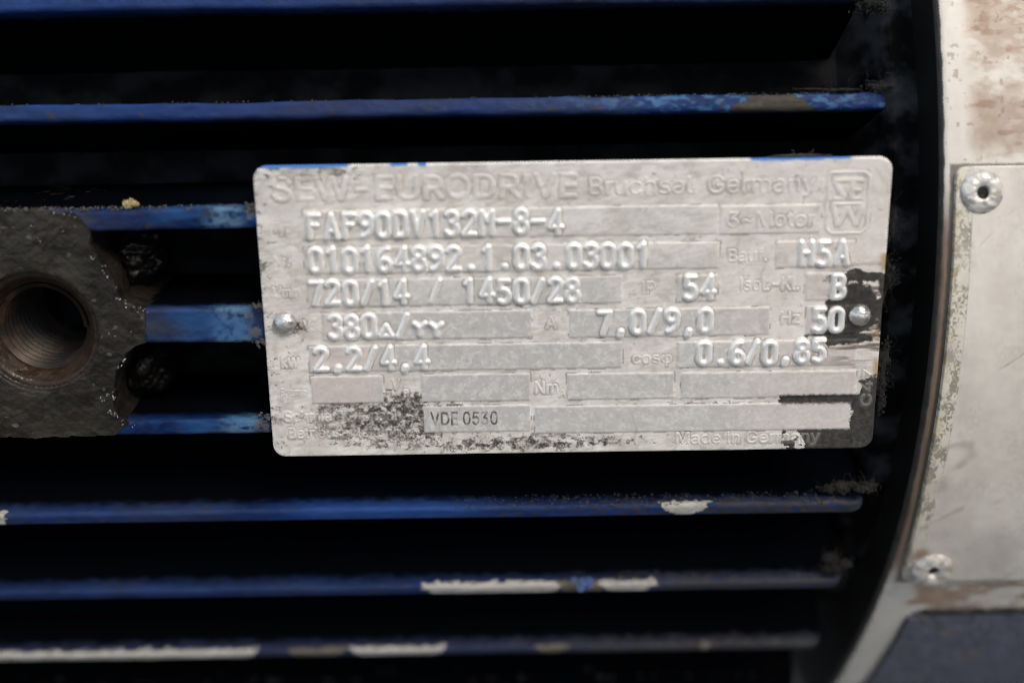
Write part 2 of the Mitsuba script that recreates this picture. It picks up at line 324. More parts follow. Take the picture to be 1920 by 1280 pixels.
def pad_color(p, n, uv):
    x, y, z, r, th = paint_masks(p)
    b = fbm(x * 0.35, y * 0.35, z * 0.35, 4)
    c = mix((0.072, 0.082, 0.122), (0.120, 0.130, 0.178), smoothstep(0.3, 0.7, 0.6 * b + 0.4 * fbm(x * 1.6, y * 1.6, z * 1.6, 3)))
    rim = dr.minimum(x - 79.4 + 0.06 * dr.clip(th - 41, 0, 40), (th - 37.4) * 2.18)
    c = mix(c, (0.016, 0.014, 0.013), smoothstep(0.85, 0.35, rim + 0.4 * (b - 0.5)))
    return mix(c, (0.16, 0.13, 0.09), 0.6 * smoothstep(0.66, 0.74, fbm(x * 0.12, y * 0.2, z * 0.2 + 9, 3)))

def screw_color(p, n, uv):
    x, y, z = XYZ(p)
    b = fbm(x * 0.8, y * 0.8, z * 0.8, 4)
    c = mix((0.33, 0.32, 0.30), (0.62, 0.615, 0.60), smoothstep(0.30, 0.62, b))
    c = mix(c, (0.33, 0.22, 0.06), 0.7 * smoothstep(0.60, 0.72, fbm(x * 0.45, y * 0.5, z * 0.45 + 13, 4)))
    bore = dr.minimum(dr.square(x - 78.5) + dr.square(z - 21.5), dr.square(x - 79.8) + dr.square(z + 64.35))     # darkness of the hollow centres painted on their shallow floor
    return mix(c, (0.02, 0.017, 0.014), smoothstep(1.5, 0.9, bore))

def ground_color(p, n, uv):
    return mix((0.07, 0.069, 0.066), (0.12, 0.118, 0.113), fbm(p.x * 9, p.y * 9, 0.0, 4))

def bumped(name, fn, scale, base, eps=0.0001):
    scene[name] = {'type': 'bumpmap', 'arbitrary': {'type': 'proc', **{k: v for k, v in proc(fn, eps).items() if k != 'type'}}, 'scale': scale, 'bsdf': base}

def principled(col, rough=0.5, metallic=0.0, spec=0.5, **k):
    c = proc(col) if callable(col) else {'type': 'rgb', 'value': list(col)}
    r = proc(rough) if callable(rough) else rough
    return {'type': 'principled', 'base_color': c, 'roughness': r, 'metallic': metallic, 'specular': spec, **k}

def two(d):
    return {'type': 'twosided', 'bsdf': d}

bumped('plate_metal', plate_bump, 0.00006, two(principled(plate_color, plate_rough, 0.12, 0.4)))
scene['relief_metal'] = two(principled(relief_color, plate_rough, 0.12, 0.4))
scene['letter_soot_shade'] = two(principled(lambda p, n, uv: mix(plate_color(p, n, uv), (0.13, 0.112, 0.095), 0.04 + 0.50 * smoothstep(0.38, 0.70, fbm(p.x * 420, p.z * 500, 91.0, 4))), 0.7))  # soot with the shade of the letter edges painted in
scene['letter_metal'] = two(principled(letter_color, 0.36, 0.45))
bumped('rivet_metal', plate_bump, 0.00025, two(principled(lambda p, n, uv: mix((0.40, 0.385, 0.36), (0.72, 0.71, 0.69), smoothstep(0.32, 0.6, fbm(p.x * 900, p.y * 900, p.z * 900, 4))), 0.32, 0.9)))
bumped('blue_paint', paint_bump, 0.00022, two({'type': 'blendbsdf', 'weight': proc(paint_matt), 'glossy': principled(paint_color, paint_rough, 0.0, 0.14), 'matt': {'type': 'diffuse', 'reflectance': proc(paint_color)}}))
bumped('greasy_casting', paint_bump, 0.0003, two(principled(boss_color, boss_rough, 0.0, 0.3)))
scene['rusty_thread'] = two(principled(rust_color, 0.45, 0.0, 0.3))
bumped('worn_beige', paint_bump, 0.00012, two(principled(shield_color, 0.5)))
bumped('cover_paint', paint_bump, 0.00010, two(principled(cover_color, 0.42)))
bumped('hammered_blue', lambda p, n, uv: fbm(p.x * 700, p.y * 700, p.z * 700, 2), 0.0016, two(principled(pad_color, 0.45)))
bumped('screw_metal', paint_bump, 0.0004, two(principled(screw_color, 0.48, 0.45)))
scene['lint_grey'] = two(principled(lambda p, n, uv: mix((0.007, 0.007, 0.007), (0.028, 0.0275, 0.0265), fbm(p.x * 900, p.y * 900, p.z * 900, 3)), 0.9, 0.0, 0.2))
scene['wet_grease'] = two(principled((0.004, 0.0035, 0.003), 0.36, 0.0, 0.2))
scene['black_grime'] = two(principled(lambda p, n, uv: mix((0.0018, 0.002, 0.0024), (0.034, 0.038, 0.044), smoothstep(0.40, 0.72, fbm(p.x * 160, p.y * 160, p.z * 160, 5)) * (0.25 + 0.75 * smoothstep(0.058, 0.066, p.x))), 0.75, 0.0, 0.06))
scene['dust_grey'] = two(principled((0.075, 0.073, 0.070), 0.9, 0.0, 0.2))
scene['bare_burr'] = two(principled((0.24, 0.24, 0.24), 0.38, 0.5))
scene['seed_tan'] = two(principled((0.36, 0.29, 0.15), 0.8))
scene['crumb_blue'] = two(principled((0.05, 0.10, 0.27), 0.6))
scene['concrete'] = two(principled(ground_color, 0.85))

# ------------------------------------------------------------------ setting
g = np.array([[-40000, -40000, -160.0], [40000, -40000, -160], [40000, 40000, -160], [-40000, 40000, -160]])
obj('ground', (g, np.array([[0, 1, 2, 3]])), 'concrete', kind='structure', label='grey concrete floor under the motor', smooth=False)

MOTOR = 'electric_motor'
labels[MOTOR] = {'label': 'grimy blue finned electric motor with a riveted metal type plate and beige end shield', 'category': 'motor'}

# ------------------------------------------------------------------ housing: barrel, fins, boss
def radial(th, r):
    """model y, z of a point at angle th (degrees, downwards positive) and radius r"""
    t = np.radians(th)
    return AX_Y - r * np.cos(t), AX_Z - r * np.sin(t)

def revolve(profile, n=144, wob=0.0, seed=0):
    """profile [(x, r)] turned round the motor axis"""
    th = np.linspace(0, 2 * np.pi, n, endpoint=False)
    pr = np.asarray(profile, float)
    v = np.zeros((len(pr), n, 3))
    rr = pr[:, 1][:, None] + (wob * (meshkit.fbm(np.stack(np.broadcast_arrays(pr[:, 0][:, None] * .1, 8 * np.cos(th)[None], 8 * np.sin(th)[None]), -1), 3, seed) - .5) if wob else 0)
    v[..., 0] = pr[:, 0][:, None]; v[..., 1] = AX_Y - rr * np.cos(th); v[..., 2] = AX_Z - rr * np.sin(th)
    return outward(quads(v.reshape(-1, 3), grid_faces(len(pr), n, True)))

obj('barrel', revolve([(-230, 2), (-230, 96), (-226, 100), (-60, 100), (40, 100), (58, 101), (63, 106), (64.5, 111.5), (66, 113), (71.0, 113.0), (71.0, 2)], 180, 1.2), 'black_grime', MOTOR,
    'soot black motor barrel between the fins')

def fin(th, r_tip, w, x0, x1, z_pad=None, root=99.0, seed=0, end=3.2, w_root=1.35):
    """one cooling fin, lofted along x with a rounded edge, an uneven cast surface and a rounded free end"""
    xs = np.r_[np.arange(x0, x1 - end, 1.4), x1 - end + end * np.sin(np.linspace(0, np.pi / 2, 9))]
    L = r_tip - root if z_pad is None else 28.0
    rc = 0.95
    prof = [(-w / 2 * w_root, -L), (-w / 2 * 1.12, -L * .4), (-w / 2, -3.2), (-w / 2, -rc - .6)]
    prof += [(-w / 2 + rc - rc * math.cos(a), -rc + rc * math.sin(a)) for a in np.linspace(0, np.pi / 2, 6)]
    prof += [(t, 0.0) for t in np.linspace(-w / 2 + rc, w / 2 - rc, 4)[1:-1]]
    prof += [(-a, b) for a, b in prof[:10][::-1]]
    prof = np.array(prof)
    v = np.zeros((len(xs), len(prof), 3))
    for i, x in enumerate(xs):
        q = prof.copy()
        s = (x - (x1 - end)) / end
        if s > 0:
            drop = end * (1 - math.sqrt(max(0.0, 1 - s * s))) * 0.9
            q[:, 1] = np.maximum(q[:, 1] - drop, -L)
            q[:, 0] *= 1 - 0.35 * (1 - math.sqrt(max(0.0, 1 - s * s)))
        n1 = meshkit.fbm(np.stack([np.full(len(q), x * .18), q[:, 0] * .5 + 7 * seed, q[:, 1] * .25], -1), 3, seed) - .5
        n2 = meshkit.fbm(np.array([[x * .03, seed * 3.1, 1.0]]), 3, seed + 5)[0] - .5
        q[:, 0] += 0.5 * n1 + 0.7 * n2; q[:, 1] += 0.45 * n1 + 0.4 * n2
        if z_pad is None:
            t = math.radians(th)
            y0, z0 = radial(th, r_tip)
            v[i, :, 1] = y0 - q[:, 1] * math.cos(t) - q[:, 0] * math.sin(t)
            v[i, :, 2] = z0 - q[:, 1] * math.sin(t) + q[:, 0] * math.cos(t)
        else:
            v[i, :, 1] = 1.0 - q[:, 1]; v[i, :, 2] = z_pad + q[:, 0]
        v[i, :, 0] = x
    n = len(prof)
    V = v.reshape(-1, 3); F = grid_faces(len(xs), n)
    F = np.vstack([F[:, [0, 1, 2]], F[:, [0, 2, 3]]])
    caps = []
    for row, flip in ((0, 1), (len(xs) - 1, 0)):
        V = np.vstack([V, v[row].mean(0)]); c = len(V) - 1
        for j in range(n - 1):
            a, b = row * n + j, row * n + j + 1
            caps.append([c, b, a] if flip else [c, a, b])
    m = trimesh.Trimesh(V, np.vstack([F, caps]), process=False)
    if m.face_normals[m.triangles_center[:, 1].argmin()][1] > 0:
        m.invert()
    return m

FINS = [(-48.0, 127.5, 3.2, 60.5, None), (-38.2, 127.5, 3.2, 60.5, None), (-29.7, 127.5, 3.0, 57.0, None), (-19.8, 127.5, 3.3, 60.9, 'blue cooling fin with a dark chip near its free end, above the plate'),
        (18.96, 127.5, 3.2, 61.8, 'blue cooling fin right below the type plate with one bare metal chip'), (30.8, 127.5, 3.2, 61.3, 'sooty blue cooling fin with long bare metal scrapes in its middle'),
        (42.7, 131.0, 3.3, 60.9, 'lowest cooling fin in view, bare metal along its left half'), (56.5, 136.5, 3.4, 60.0, None), (68, 134, 3.4, 60, None), (80, 129, 3.4, 60, None)]
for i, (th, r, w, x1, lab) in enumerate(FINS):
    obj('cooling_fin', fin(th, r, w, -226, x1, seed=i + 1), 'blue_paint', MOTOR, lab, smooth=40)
for i, (z, w, lab) in enumerate([(19.05, 4.1, 'upper blue rib running from the greasy boss to the plate'), (-1.75, 7.1, 'broad middle blue rib between boss and plate'), (-22.9, 3.3, 'lower blue rib running from the boss to the plate')]):
    obj('mounting_rib', fin(0, 0, w, -92.0 if i == 1 else -226, 57.0, z_pad=z, seed=20 + i, w_root=1.05), 'blue_paint', MOTOR, lab, smooth=40)

# the boss with its tapped hole
from shapely.geometry import Polygon, Point
import manifold3d as m3
right = [(-94.6, 21.0), (-92.0, 17.3), (-92.3, 14.6), (-91.4, 12.6), (-89.6, 9.6), (-88.4, 7.4), (-87.5, 3.9), (-85.6, 2.6), (-83.2, 1.7), (-83.2, -5.0),
         (-85.6, -5.7), (-87.4, -7.2), (-89.0, -9.8), (-90.6, -13.0), (-91.2, -17.0), (-90.6, -20.2), (-88.4, -21.9), (-92.0, -24.4)]
left = [(-210.4 - x, z) for x, z in right[::-1]]
outline = Polygon(right + left).buffer(0.5).buffer(-0.5)
def extr(poly, y0, y1):
    from shapely.geometry.polygon import orient
    cs = m3.CrossSection([np.array(orient(poly, 1.0).exterior.coords)[:-1]])
    m = cs.extrude(y1 - y0)                                   # x, z-plane polygon, extruded along +z -> turn to y
    return m.transform(np.array([[1, 0, 0, 0], [0, 0, 1, y0], [0, 1, 0, 0.0]]))
body = extr(outline, 0.75, 29.0)
HX, HZ = -104.5, -2.7
def cyl_y(r0, r1, y0, y1, n=72):
    return m3.Manifold.cylinder(y1 - y0, r0, r1, n).transform(np.array([[1, 0, 0, HX], [0, 0, 1, y0], [0, 1, 0, HZ]]))
hole = cyl_y(12.3, 12.0, -1.0, 2.0) + cyl_y(11.1, 8.9, 1.8, 5.0) + cyl_y(8.9, 8.9, 4.8, 30.5)
body = (body - hole).refine_to_length(0.75)
bm = body.to_mesh()
bv = np.array(bm.vert_properties[:, :3], float); bf = np.array(bm.tri_verts)
n1 = meshkit.fbm(bv * 0.28, 4, 3) - .5; n2 = meshkit.fbm(bv * 1.1 + 30, 3, 4) - .5
inside_hole = np.hypot(bv[:, 0] - HX, bv[:, 2] - HZ) < 12.2
amp = np.where(inside_hole, 0.25, 1.0)
cen = np.array([HX, 0, -2.0])
rad = bv - cen; rad[:, 1] = 0; rad /= np.linalg.norm(rad, axis=1, keepdims=True) + 1e-9
bv = bv + rad * ((n1 * 1.5 + n2 * 1.0) * amp * (~inside_hole))[:, None]
bv[:, 1] += (n1 * 0.8 + n2 * 0.5) * amp
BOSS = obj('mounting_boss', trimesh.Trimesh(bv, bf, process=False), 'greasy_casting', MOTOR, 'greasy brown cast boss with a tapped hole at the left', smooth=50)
# thread: a helical ridge inside the hole
tu = np.linspace(0, 2 * np.pi * 13, 13 * 60); prof = [(9.0, -0.95), (8.0, -0.12), (8.0, 0.12), (9.0, 0.95)]
tv = np.stack([np.stack([HX + r * np.cos(tu), 4.8 + 2.0 * tu / (2 * np.pi) + dy, HZ + r * np.sin(tu)], -1) for r, dy in prof], 1)
obj('thread', quads(tv.reshape(-1, 3), grid_faces(len(tu), 4)), 'rusty_thread', BOSS, 'rust brown screw thread inside the hole')
# bare metal burrs along the boss's broken edge
def crumb(c, s, r=rng, sub=1, flat=1.0):
    m = trimesh.creation.icosphere(subdivisions=sub, radius=1.0)
    v = np.array(m.vertices) * (0.65 + 0.7 * r.random((len(m.vertices), 1)))
    v *= np.asarray(s) * r.uniform(.7, 1.3, 3)
    q = trimesh.transformations.random_rotation_matrix(r.random(3))[:3, :3]
    return trimesh.Trimesh(v @ q.T + np.asarray(c), m.faces, process=False)
edge = np.array(outline.exterior.coords); burrs = []
pick = [(-94.5, 20.0, .5), (-96, 20.8, .5), (-98, 20.9, .4), (-91.6, 12.2, .6), (-90.2, 10.2, .55), (-89.3, 8.4, .5), (-88.1, 5.6, .5), (-87.6, 4.0, .55), (-86.2, 2.9, .6), (-85.0, 2.3, .5), (-83.9, 1.8, .5),
        (-82.6, 1.7, .35), (-88.3, -8.6, .75), (-88.9, -9.6, .6), (-90.9, -16.5, .6), (-91.6, -15.6, .65), (-92.6, -16.6, .7), (-91.9, -19.3, .8), (-90.6, -20.0, .6), (-89.6, -21.3, .7), (-88.2, -22.0, .5), (-91.6, -3.4, .35), (-89.9, -3.6, .4), (-86.0, -2.6, .3), (-97.2, 17.8, .4), (-100.8, 15.9, .35), (-102.5, 18.2, .4)]
for x, z, s in pick:
    for k in range(3):
        burrs.append(crumb((x + rng.normal(0, .5), 0.55 + rng.normal(0, .15), z + rng.normal(0, .4)), (s * .42, s * .18, s * .2)))
obj('burr', cat(burrs), 'bare_burr', BOSS, 'bright bare metal burrs along the broken edge of the boss', kind='stuff', smooth=False)
# oily grease in the two pockets beside the boss
def grease(center, size, seed):
    m = trimesh.creation.icosphere(subdivisions=5, radius=1.0)
    v = np.array(m.vertices); k = 1 + 0.6 * (meshkit.fbm(v * 1.6 + seed, 3, seed) - .5) + 0.10 * (meshkit.fbm(v * 6 + seed, 2, seed) - .5)
    return trimesh.Trimesh(v * k[:, None] * np.asarray(size) + np.asarray(center), m.faces, process=False)
obj('grease_lump', grease((-87.6, 17.0, 9.4), (6.5, 9, 6.4), 3), 'wet_grease', None, 'wet black grease lump in the upper pocket beside the boss', 'grease', smooth=True)
obj('grease_lump', grease((-87.6, 17.5, -13.4), (6.0, 9, 7.2), 9), 'wet_grease', None, 'wet black grease lump in the lower pocket beside the boss', 'grease', smooth=True)

# ------------------------------------------------------------------ type plate
PW, PH, PR, PT = 60.0, 29.23, 2.6, 1.0
def plate_sdf(x, z):
    qx, qz = np.abs(x) - (PW - PR), np.abs(z) - (PH - PR)
    return np.hypot(np.maximum(qx, 0), np.maximum(qz, 0)) + np.minimum(np.maximum(qx, qz), 0) - PR
def lines(h, step):
    e = np.array([0, .05, .11, .18, .26, .36, .5])
    mid = np.linspace(-h + .7, h - .7, int(2 * h / step))
    return np.r_[-h + e, mid, (h - e)[::-1]]
px, pz = lines(PW, 0.21), lines(PH, 0.21)
X, Z = np.meshgrid(px, pz, indexing='ij')
sd = plate_sdf(X, Z)
# corner vertices outside the outline slide onto it
cx, cz = np.sign(X) * (PW - PR), np.sign(Z) * (PH - PR)
out = (np.abs(X) > PW - PR) & (np.abs(Z) > PH - PR) & (sd > 0)
dx, dz = X - cx, Z - cz; L = np.hypot(dx, dz) + 1e-9
X = np.where(out, cx + dx / L * PR, X); Z = np.where(out, cz + dz / L * PR, Z)
din = np.clip(-plate_sdf(X, Z), 0, None)
def sstep(a, b, x):
    t = np.clip((x - a) / (b - a), 0, 1); return t * t * (3 - 2 * t)
fd = np.full(X.shape, 99.0)
for a, b, c, e in FIELDS:
    fd = np.minimum(fd, np.maximum(np.maximum(a - X, X - b), np.maximum(c - Z, Z - e)))
P3 = np.stack([X, Z, X * 0], -1)
Y = -0.16 * sstep(0.12, -0.14, fd)
Y += 0.30 * (meshkit.fbm(P3 * 0.045 + 3, 3, 2) - .5) + 0.10 * (meshkit.fbm(P3 * 0.22 + 9, 3, 6) - .5) + 0.035 * (meshkit.fbm(P3 * 1.1, 3, 8) - .5)
bev = 0.42
Y += bev - np.sqrt(np.maximum(bev**2 - np.clip(bev - din, 0, None)**2, 0))
for rx, rz in ((-55.9, -1.5), (55.6, -1.6)):                    # the sheet dishes in a little round each rivet
    Y += 0.28 * np.exp(-((X - rx)**2 + (Z - rz)**2) / 2 / 2.6**2)
nu, nv = X.shape
V = np.stack([X, Y, Z], -1).reshape(-1, 3)
idx = np.arange(nu * nv).reshape(nu, nv)
ring = np.r_[idx[:, 0], idx[-1, 1:], idx[-2::-1, -1], idx[0, -2:0:-1]]
back = V[ring].copy(); back[:, 1] = PT
F = grid_faces(nu, nv); F = np.vstack([F[:, [0, 1, 2]], F[:, [0, 2, 3]]])
b0 = len(V); k = np.arange(len(ring)); k2 = (k + 1) % len(ring)
skirt = np.vstack([np.stack([ring[k], ring[k2], b0 + k2], 1), np.stack([ring[k], b0 + k2, b0 + k], 1)])
V = np.vstack([V, back, [[0, PT, 0]]])
F = np.vstack([F, skirt, np.stack([b0 + k, b0 + k2, np.full(len(k), len(V) - 1)], 1)])
plate = trimesh.Trimesh(V, F, process=False)
plate.update_faces(plate.area_faces > 1e-9)
if plate.face_normals[np.argmax(plate.area_faces)][1] > 0 and plate.volume < 0:
    plate.invert()
if plate.volume < 0: plate.invert()
PLATE = obj('nameplate', plate, 'plate_metal', MOTOR, 'worn aluminium type plate with raised stamped characters and sooty patches', smooth=50)

# the plate's own height, so that print and emblem lie on it
from scipy.interpolate import RegularGridInterpolator
_ygrid = RegularGridInterpolator((lines(PW, 0.21), lines(PH, 0.21)), Y, bounds_error=False, fill_value=None)
def drape(m, depth):
    v = np.array(m.vertices); top = v[:, 1] < v[:, 1].mean()
    v[:, 1] = _ygrid(np.stack([np.clip(v[:, 0], -59.5, 59.5), np.clip(v[:, 2], -28.8, 28.8)], 1)) + np.where(top, -depth, 0.25)
    return trimesh.Trimesh(v, m.faces, process=False)
# stamped characters: strokes in a 2.1 x 4.4 cell; each row of a field is one piece
def arc(cx, cy, rx, ry, a0, a1, n=9):
    t = np.radians(np.linspace(a0, a1, n)); return [(cx + rx * math.cos(a), cy + ry * math.sin(a)) for a in t]
w, h = 1.0, 2.15
G = {
    '0': [arc(0, h - 1.0, w, 1.0, 0, 180) + arc(0, -h + 1.0, w, 1.0, 180, 360) + [(w, h - 1.0)]],
    '1': [[(-.62, h - .75), (.1, h), (.1, -h)]],
    '2': [arc(0, h - 1.0, w, 1.0, 165, -25) + [(-w, -h), (w, -h)]],
    '3': [arc(-.1, h - 1.0, w * .95, 1.0, 150, -80), arc(-.15, -h + 1.15, w * 1.05, 1.2, 85, -145)],
    '4': [[(.45, -h), (.45, h), (-w, -.95), (w + .1, -.95)]],
    '5': [[(w * .8, h), (-.7, h), (-.75, .45)] + arc(-.15, -h + 1.3, w * 1.05, 1.3, 100, -130)],
    '6': [arc(.9, -.1, 1.9, 2.25, 95, 175) + arc(0, -h + 1.1, w, 1.1, 180, 540, 15)],
    '7': [[(-w, h), (w, h), (-.3, -h)]],
    '8': [arc(0, h - .95, w * .86, .95, -90, 270, 15), arc(0, -h + 1.15, w, 1.15, 90, 450, 15)],
    '9': [arc(-.9, .1, 1.9, 2.25, -85, -5) + arc(0, h - 1.1, w, 1.1, 0, 360, 15)],
    'F': [[(-w * .9, -h), (-w * .9, h), (w * .9, h)], [(-w * .9, .25), (w * .45, .25)]],
    'A': [[(-w, -h), (0, h), (w, -h)], [(-w * .55, -.85), (w * .55, -.85)]],
    'D': [[(-w * .95, -h), (-w * .95, h), (.1, h)] + arc(.1, h - 1.0, w * .85, 1.0, 90, 0) + arc(.1, -h + 1.0, w * .85, 1.0, 0, -90) + [(-w * .95, -h)]],
    'V': [[(-w, h), (0, -h), (w, h)]],
    'M': [[(-w, -h), (-w, h), (0, .35), (w, h), (w, -h)]],
    'H': [[(-w, -h), (-w, h)], [(w, -h), (w, h)], [(-w, 0), (w, 0)]],
    'B': [[(-w * .9, -h), (-w * .9, h), (.1, h)] + arc(.1, h - 1.0, w * .75, 1.0, 90, -90) + [(-w * .9, .15)], [(.1, .15)] + arc(.1, -h + 1.1, w * .9, 1.1, 90, -90) + [(-w * .9, -h)]],
    '-': [[(-w * .95, 0), (w * .95, 0)]], '/': [[(-w * .85, -h), (w * .85, h)]],
    '.': [[(0, -h + .15), (0.02, -h + .12)]], ',': [[(.08, -h + .3), (-.14, -h - .55)]],
    'd': [[(-w, -h + .1), (0, -.1), (w, -h + .1), (-w, -h + .1)]], 'Y': [[(-w, .15), (0, -.75), (w, .15)], [(0, -.75), (0, -h + .1)]],
}
def stamp(chars, seed, ring=False):
    """chars [(glyph, x, z, height factor)] -> one open sheet risen from the plate"""
    ms = []; r = np.random.default_rng(seed)
    for ch, x, z, tilt in chars:
        gx = np.arange(-2.0, 2.001, 0.085); gz = np.arange(-3.5, 3.001, 0.085)
        A, B = np.meshgrid(gx, gz, indexing='ij'); acc = np.zeros(A.shape); k = 0.10
        for line in G[ch]:
            q = np.array(line) * [1.0, 1.0]
            for (ax, az), (bx, bz) in zip(q[:-1], q[1:]):
                ux, uz = bx - ax, bz - az; l2 = ux * ux + uz * uz + 1e-9
                t = np.clip(((A - ax) * ux + (B - az) * uz) / l2, 0, 1)
                d = np.hypot(A - ax - t * ux, B - az - t * uz)
                acc = np.maximum(acc, np.exp(-d / k)) + 0.35 * np.minimum(acc, np.exp(-d / k))
        d = -k * np.log(acc + 1e-12)
        wd = 0.66 if ch not in '.,' else 0.80
        fade = 1 - 0.25 * r.random()
        hgt = (0.78 * fade) * np.sqrt(np.clip(1 - (np.clip(d, 0, wd) / wd)**2, 0, 1)) - 0.30 * sstep(wd * .96, wd + .12, d)
        keep = d < wd + (0.34 if ring else 0.13)
        use = keep[:-1, :-1] & keep[1:, :-1] & keep[1:, 1:] & keep[:-1, 1:]
        idx = np.arange(A.size).reshape(A.shape)
        f = np.stack([idx[:-1, :-1][use], idx[1:, :-1][use], idx[1:, 1:][use], idx[:-1, 1:][use]], 1)
        jx, jz = r.normal(0, .06), r.normal(0, .10)
        base = _ygrid(np.stack([A + x + jx, B + z + jz], -1))
        v = np.stack([A + x + jx, base - (0.02 if ring else hgt + 0.02), B + z + jz], -1).reshape(-1, 3)
        m = quads(v, f); m.remove_unreferenced_vertices(); ms.append(m)
    return cat(ms)
def row(s, x0, x1, z0, z1=None):
    z1 = z0 if z1 is None else z1; n = max(len(s) - 1, 1)
    return [(c, x0 + (x1 - x0) * i / n, z0 + (z1 - z0) * i / n, 0) for i, c in enumerate(s) if c != ' ']
ROWS = [row('FAF90DV132M-8-4', -48.9, -3.3, 17.75, 18.15), row('010164892.1.03.03001', -49.1, 13.3, 11.15, 11.25), row('H5A', 44.6, 51.4, 11.1), row('720/14 / 1450/28', -49.4, -0.1, 4.7, 4.6),
        row('54', 22.6, 26.0, 4.65), row('B', 51.1, 51.1, 4.4), row('380d/YY', -46.1, -26.4, -2.1, -2.0), row('7,0/9,0', 6.1, 25.6, -2.0, -2.1), row('50', 47.7, 51.1, -2.2),
        row('2,2/4,4', -49.3, -29.6, -8.6, -8.7), row('0.6/0,85', 25.6, 48.0, -8.6, -8.35)]
for i, c in enumerate(ROWS):
    obj('stamped_lettering', stamp(c, 40 + i), 'letter_metal', PLATE, 'bright raised stamped characters', smooth=True)
    obj('soot_shade_rim', stamp(c, 40 + i, True), 'letter_soot_shade', PLATE, None, kind='stuff', smooth=False)

# fine raised print of the plate
import shapely
def sheet(m, height, bevel, spread, step=0.11):
    """the outlines of flat lettering raised with sloping sides out of the plate, as one open sheet; spread = how far it reaches past them"""
    v, f = np.array(m.vertices)[:, [0, 2]], np.array(m.faces)
    nrm = m.face_normals[:, 1]
    shape = shapely.union_all(shapely.polygons(v[f[np.abs(nrm) > .9]])).buffer(0.004)
    shapely.prepare(shape)
    x0, z0, x1, z1 = shape.bounds
    A, B = np.meshgrid(np.arange(x0 - .5, x1 + .5, step), np.arange(z0 - .5, z1 + .5, step), indexing='ij')
    pts = shapely.points(A.ravel(), B.ravel())
    d = shapely.distance(pts, shape.boundary) * np.where(shapely.contains(shape, pts), -1, 1)
    d = d.reshape(A.shape)
    keep = d < spread
    hgt = height * sstep(bevel, -bevel, d) - (0.10 * sstep(spread * .5, spread, d) if height > .05 else 0) + 0.01
    Yv = _ygrid(np.stack([np.clip(A, -59.6, 59.6), np.clip(B, -28.9, 28.9)], -1)) - hgt
    use = keep[:-1, :-1] & keep[1:, :-1] & keep[1:, 1:] & keep[:-1, 1:]
    idx = np.arange(A.size).reshape(A.shape)
    q = quads(np.stack([A, Yv, B], -1).reshape(-1, 3), np.stack([idx[:-1, :-1][use], idx[1:, :-1][use], idx[1:, 1:][use], idx[:-1, 1:][use]], 1))
    q.remove_unreferenced_vertices()
    return q
def relief(ms, lab=None, mat='relief_metal', height=0.12, bevel=0.17):
    obj('raised_lettering', cat([sheet(m, height, bevel, bevel + .12) for m in ms]), mat, PLATE, lab, smooth=True)
    obj('soot_shade_rim', cat([sheet(m, 0.015, .1, bevel + .30) for m in ms]), 'letter_soot_shade', PLATE, None, kind='stuff', smooth=False)

relief([text('SEW-EURODRIVE', -56.6, 22.6, 57.4, 4.4, bold=True), text('Bruchsal, Germany', 3.1, 22.9, 42.5, 3.3)], 'faint raised maker line along the top of the plate')
relief([text('3~Motor', 29.4, 16.3, 16.4, 2.9, depth=0.27, y=0.0)])
relief([text('Typ', -57.0, 16.5, 3.6, 2.0, depth=.1, y=.3), text('Nr.', -57.2, 10.0, 3.0, 2.0, depth=.1, y=.3), text('1/min', -58.0, 3.9, 5.4, 2.0, depth=.1, y=.3), text('V', -52.3, -2.9, 1.4, 2.0, depth=.1, y=.3),
        text('kW', -57.0, -10.4, 3.4, 2.0, depth=.1, y=.3), text('Bremse', -57.6, -16.3, 5.2, 1.6, depth=.1, y=.3), text('V', -35.7, -15.4, 1.6, 2.3, depth=.1, y=.3), text('B', -33.4, -16.9, 1.0, 1.6, depth=.1, y=.3)], 'faint raised unit marks down the left side of the plate')
relief([text('Bauf.', 29.7, 9.6, 7.4, 2.4, depth=.1, y=.3), text('IP', 13.4, 3.5, 2.5, 2.4, depth=.1, y=.3), text('Isol.-Kl.', 32.3, 3.8, 11.2, 2.6, depth=.12, y=.3), text('Hz', 40.4, -2.9, 3.6, 2.3, depth=.1, y=.3), text('A', -5.2, -3.2, 1.9, 2.4, depth=.1, y=.3),
        text('cosφ', 11.7, -10.6, 7.6, 2.2, depth=.1, y=.3), text('Nm', -7.4, -16.6, 4.4, 2.6, depth=.12, y=.3), text('A', -2.7, -17.3, 1.3, 1.5, depth=.1, y=.3)])
relief([text('Schmierstoff nach', -57.2, -21.7, 23.0, 2.2, depth=0.14, y=.3), text('Betriebsanleitung', -56.6, -25.2, 22.2, 2.2, depth=0.14, y=.3)], 'two small raised lines at the lower left of the plate')
relief([text('Made in Germany', 20.6, -27.6, 28.6, 2.4, depth=0.14, y=.3)], 'small raised line at the lower right of the plate')
scene['dark_print'] = two(principled(lambda p, n, uv: mix((0.10, 0.095, 0.09), (0.30, 0.295, 0.29), smoothstep(0.4, 0.65, fbm(p.x * 900, p.z * 900, 5.0, 3))), 0.6))
obj('printed_lettering', drape(text('VDE 0530', -28.3, -22.8, 13.4, 2.7, bold=True), 0.05), 'dark_print', PLATE, 'dark small print in the lower field', smooth=False)
relief([text('C47', 59.0, -20.2, 7.6, 2.0, depth=.14, y=.3, turn=math.pi / 2)])
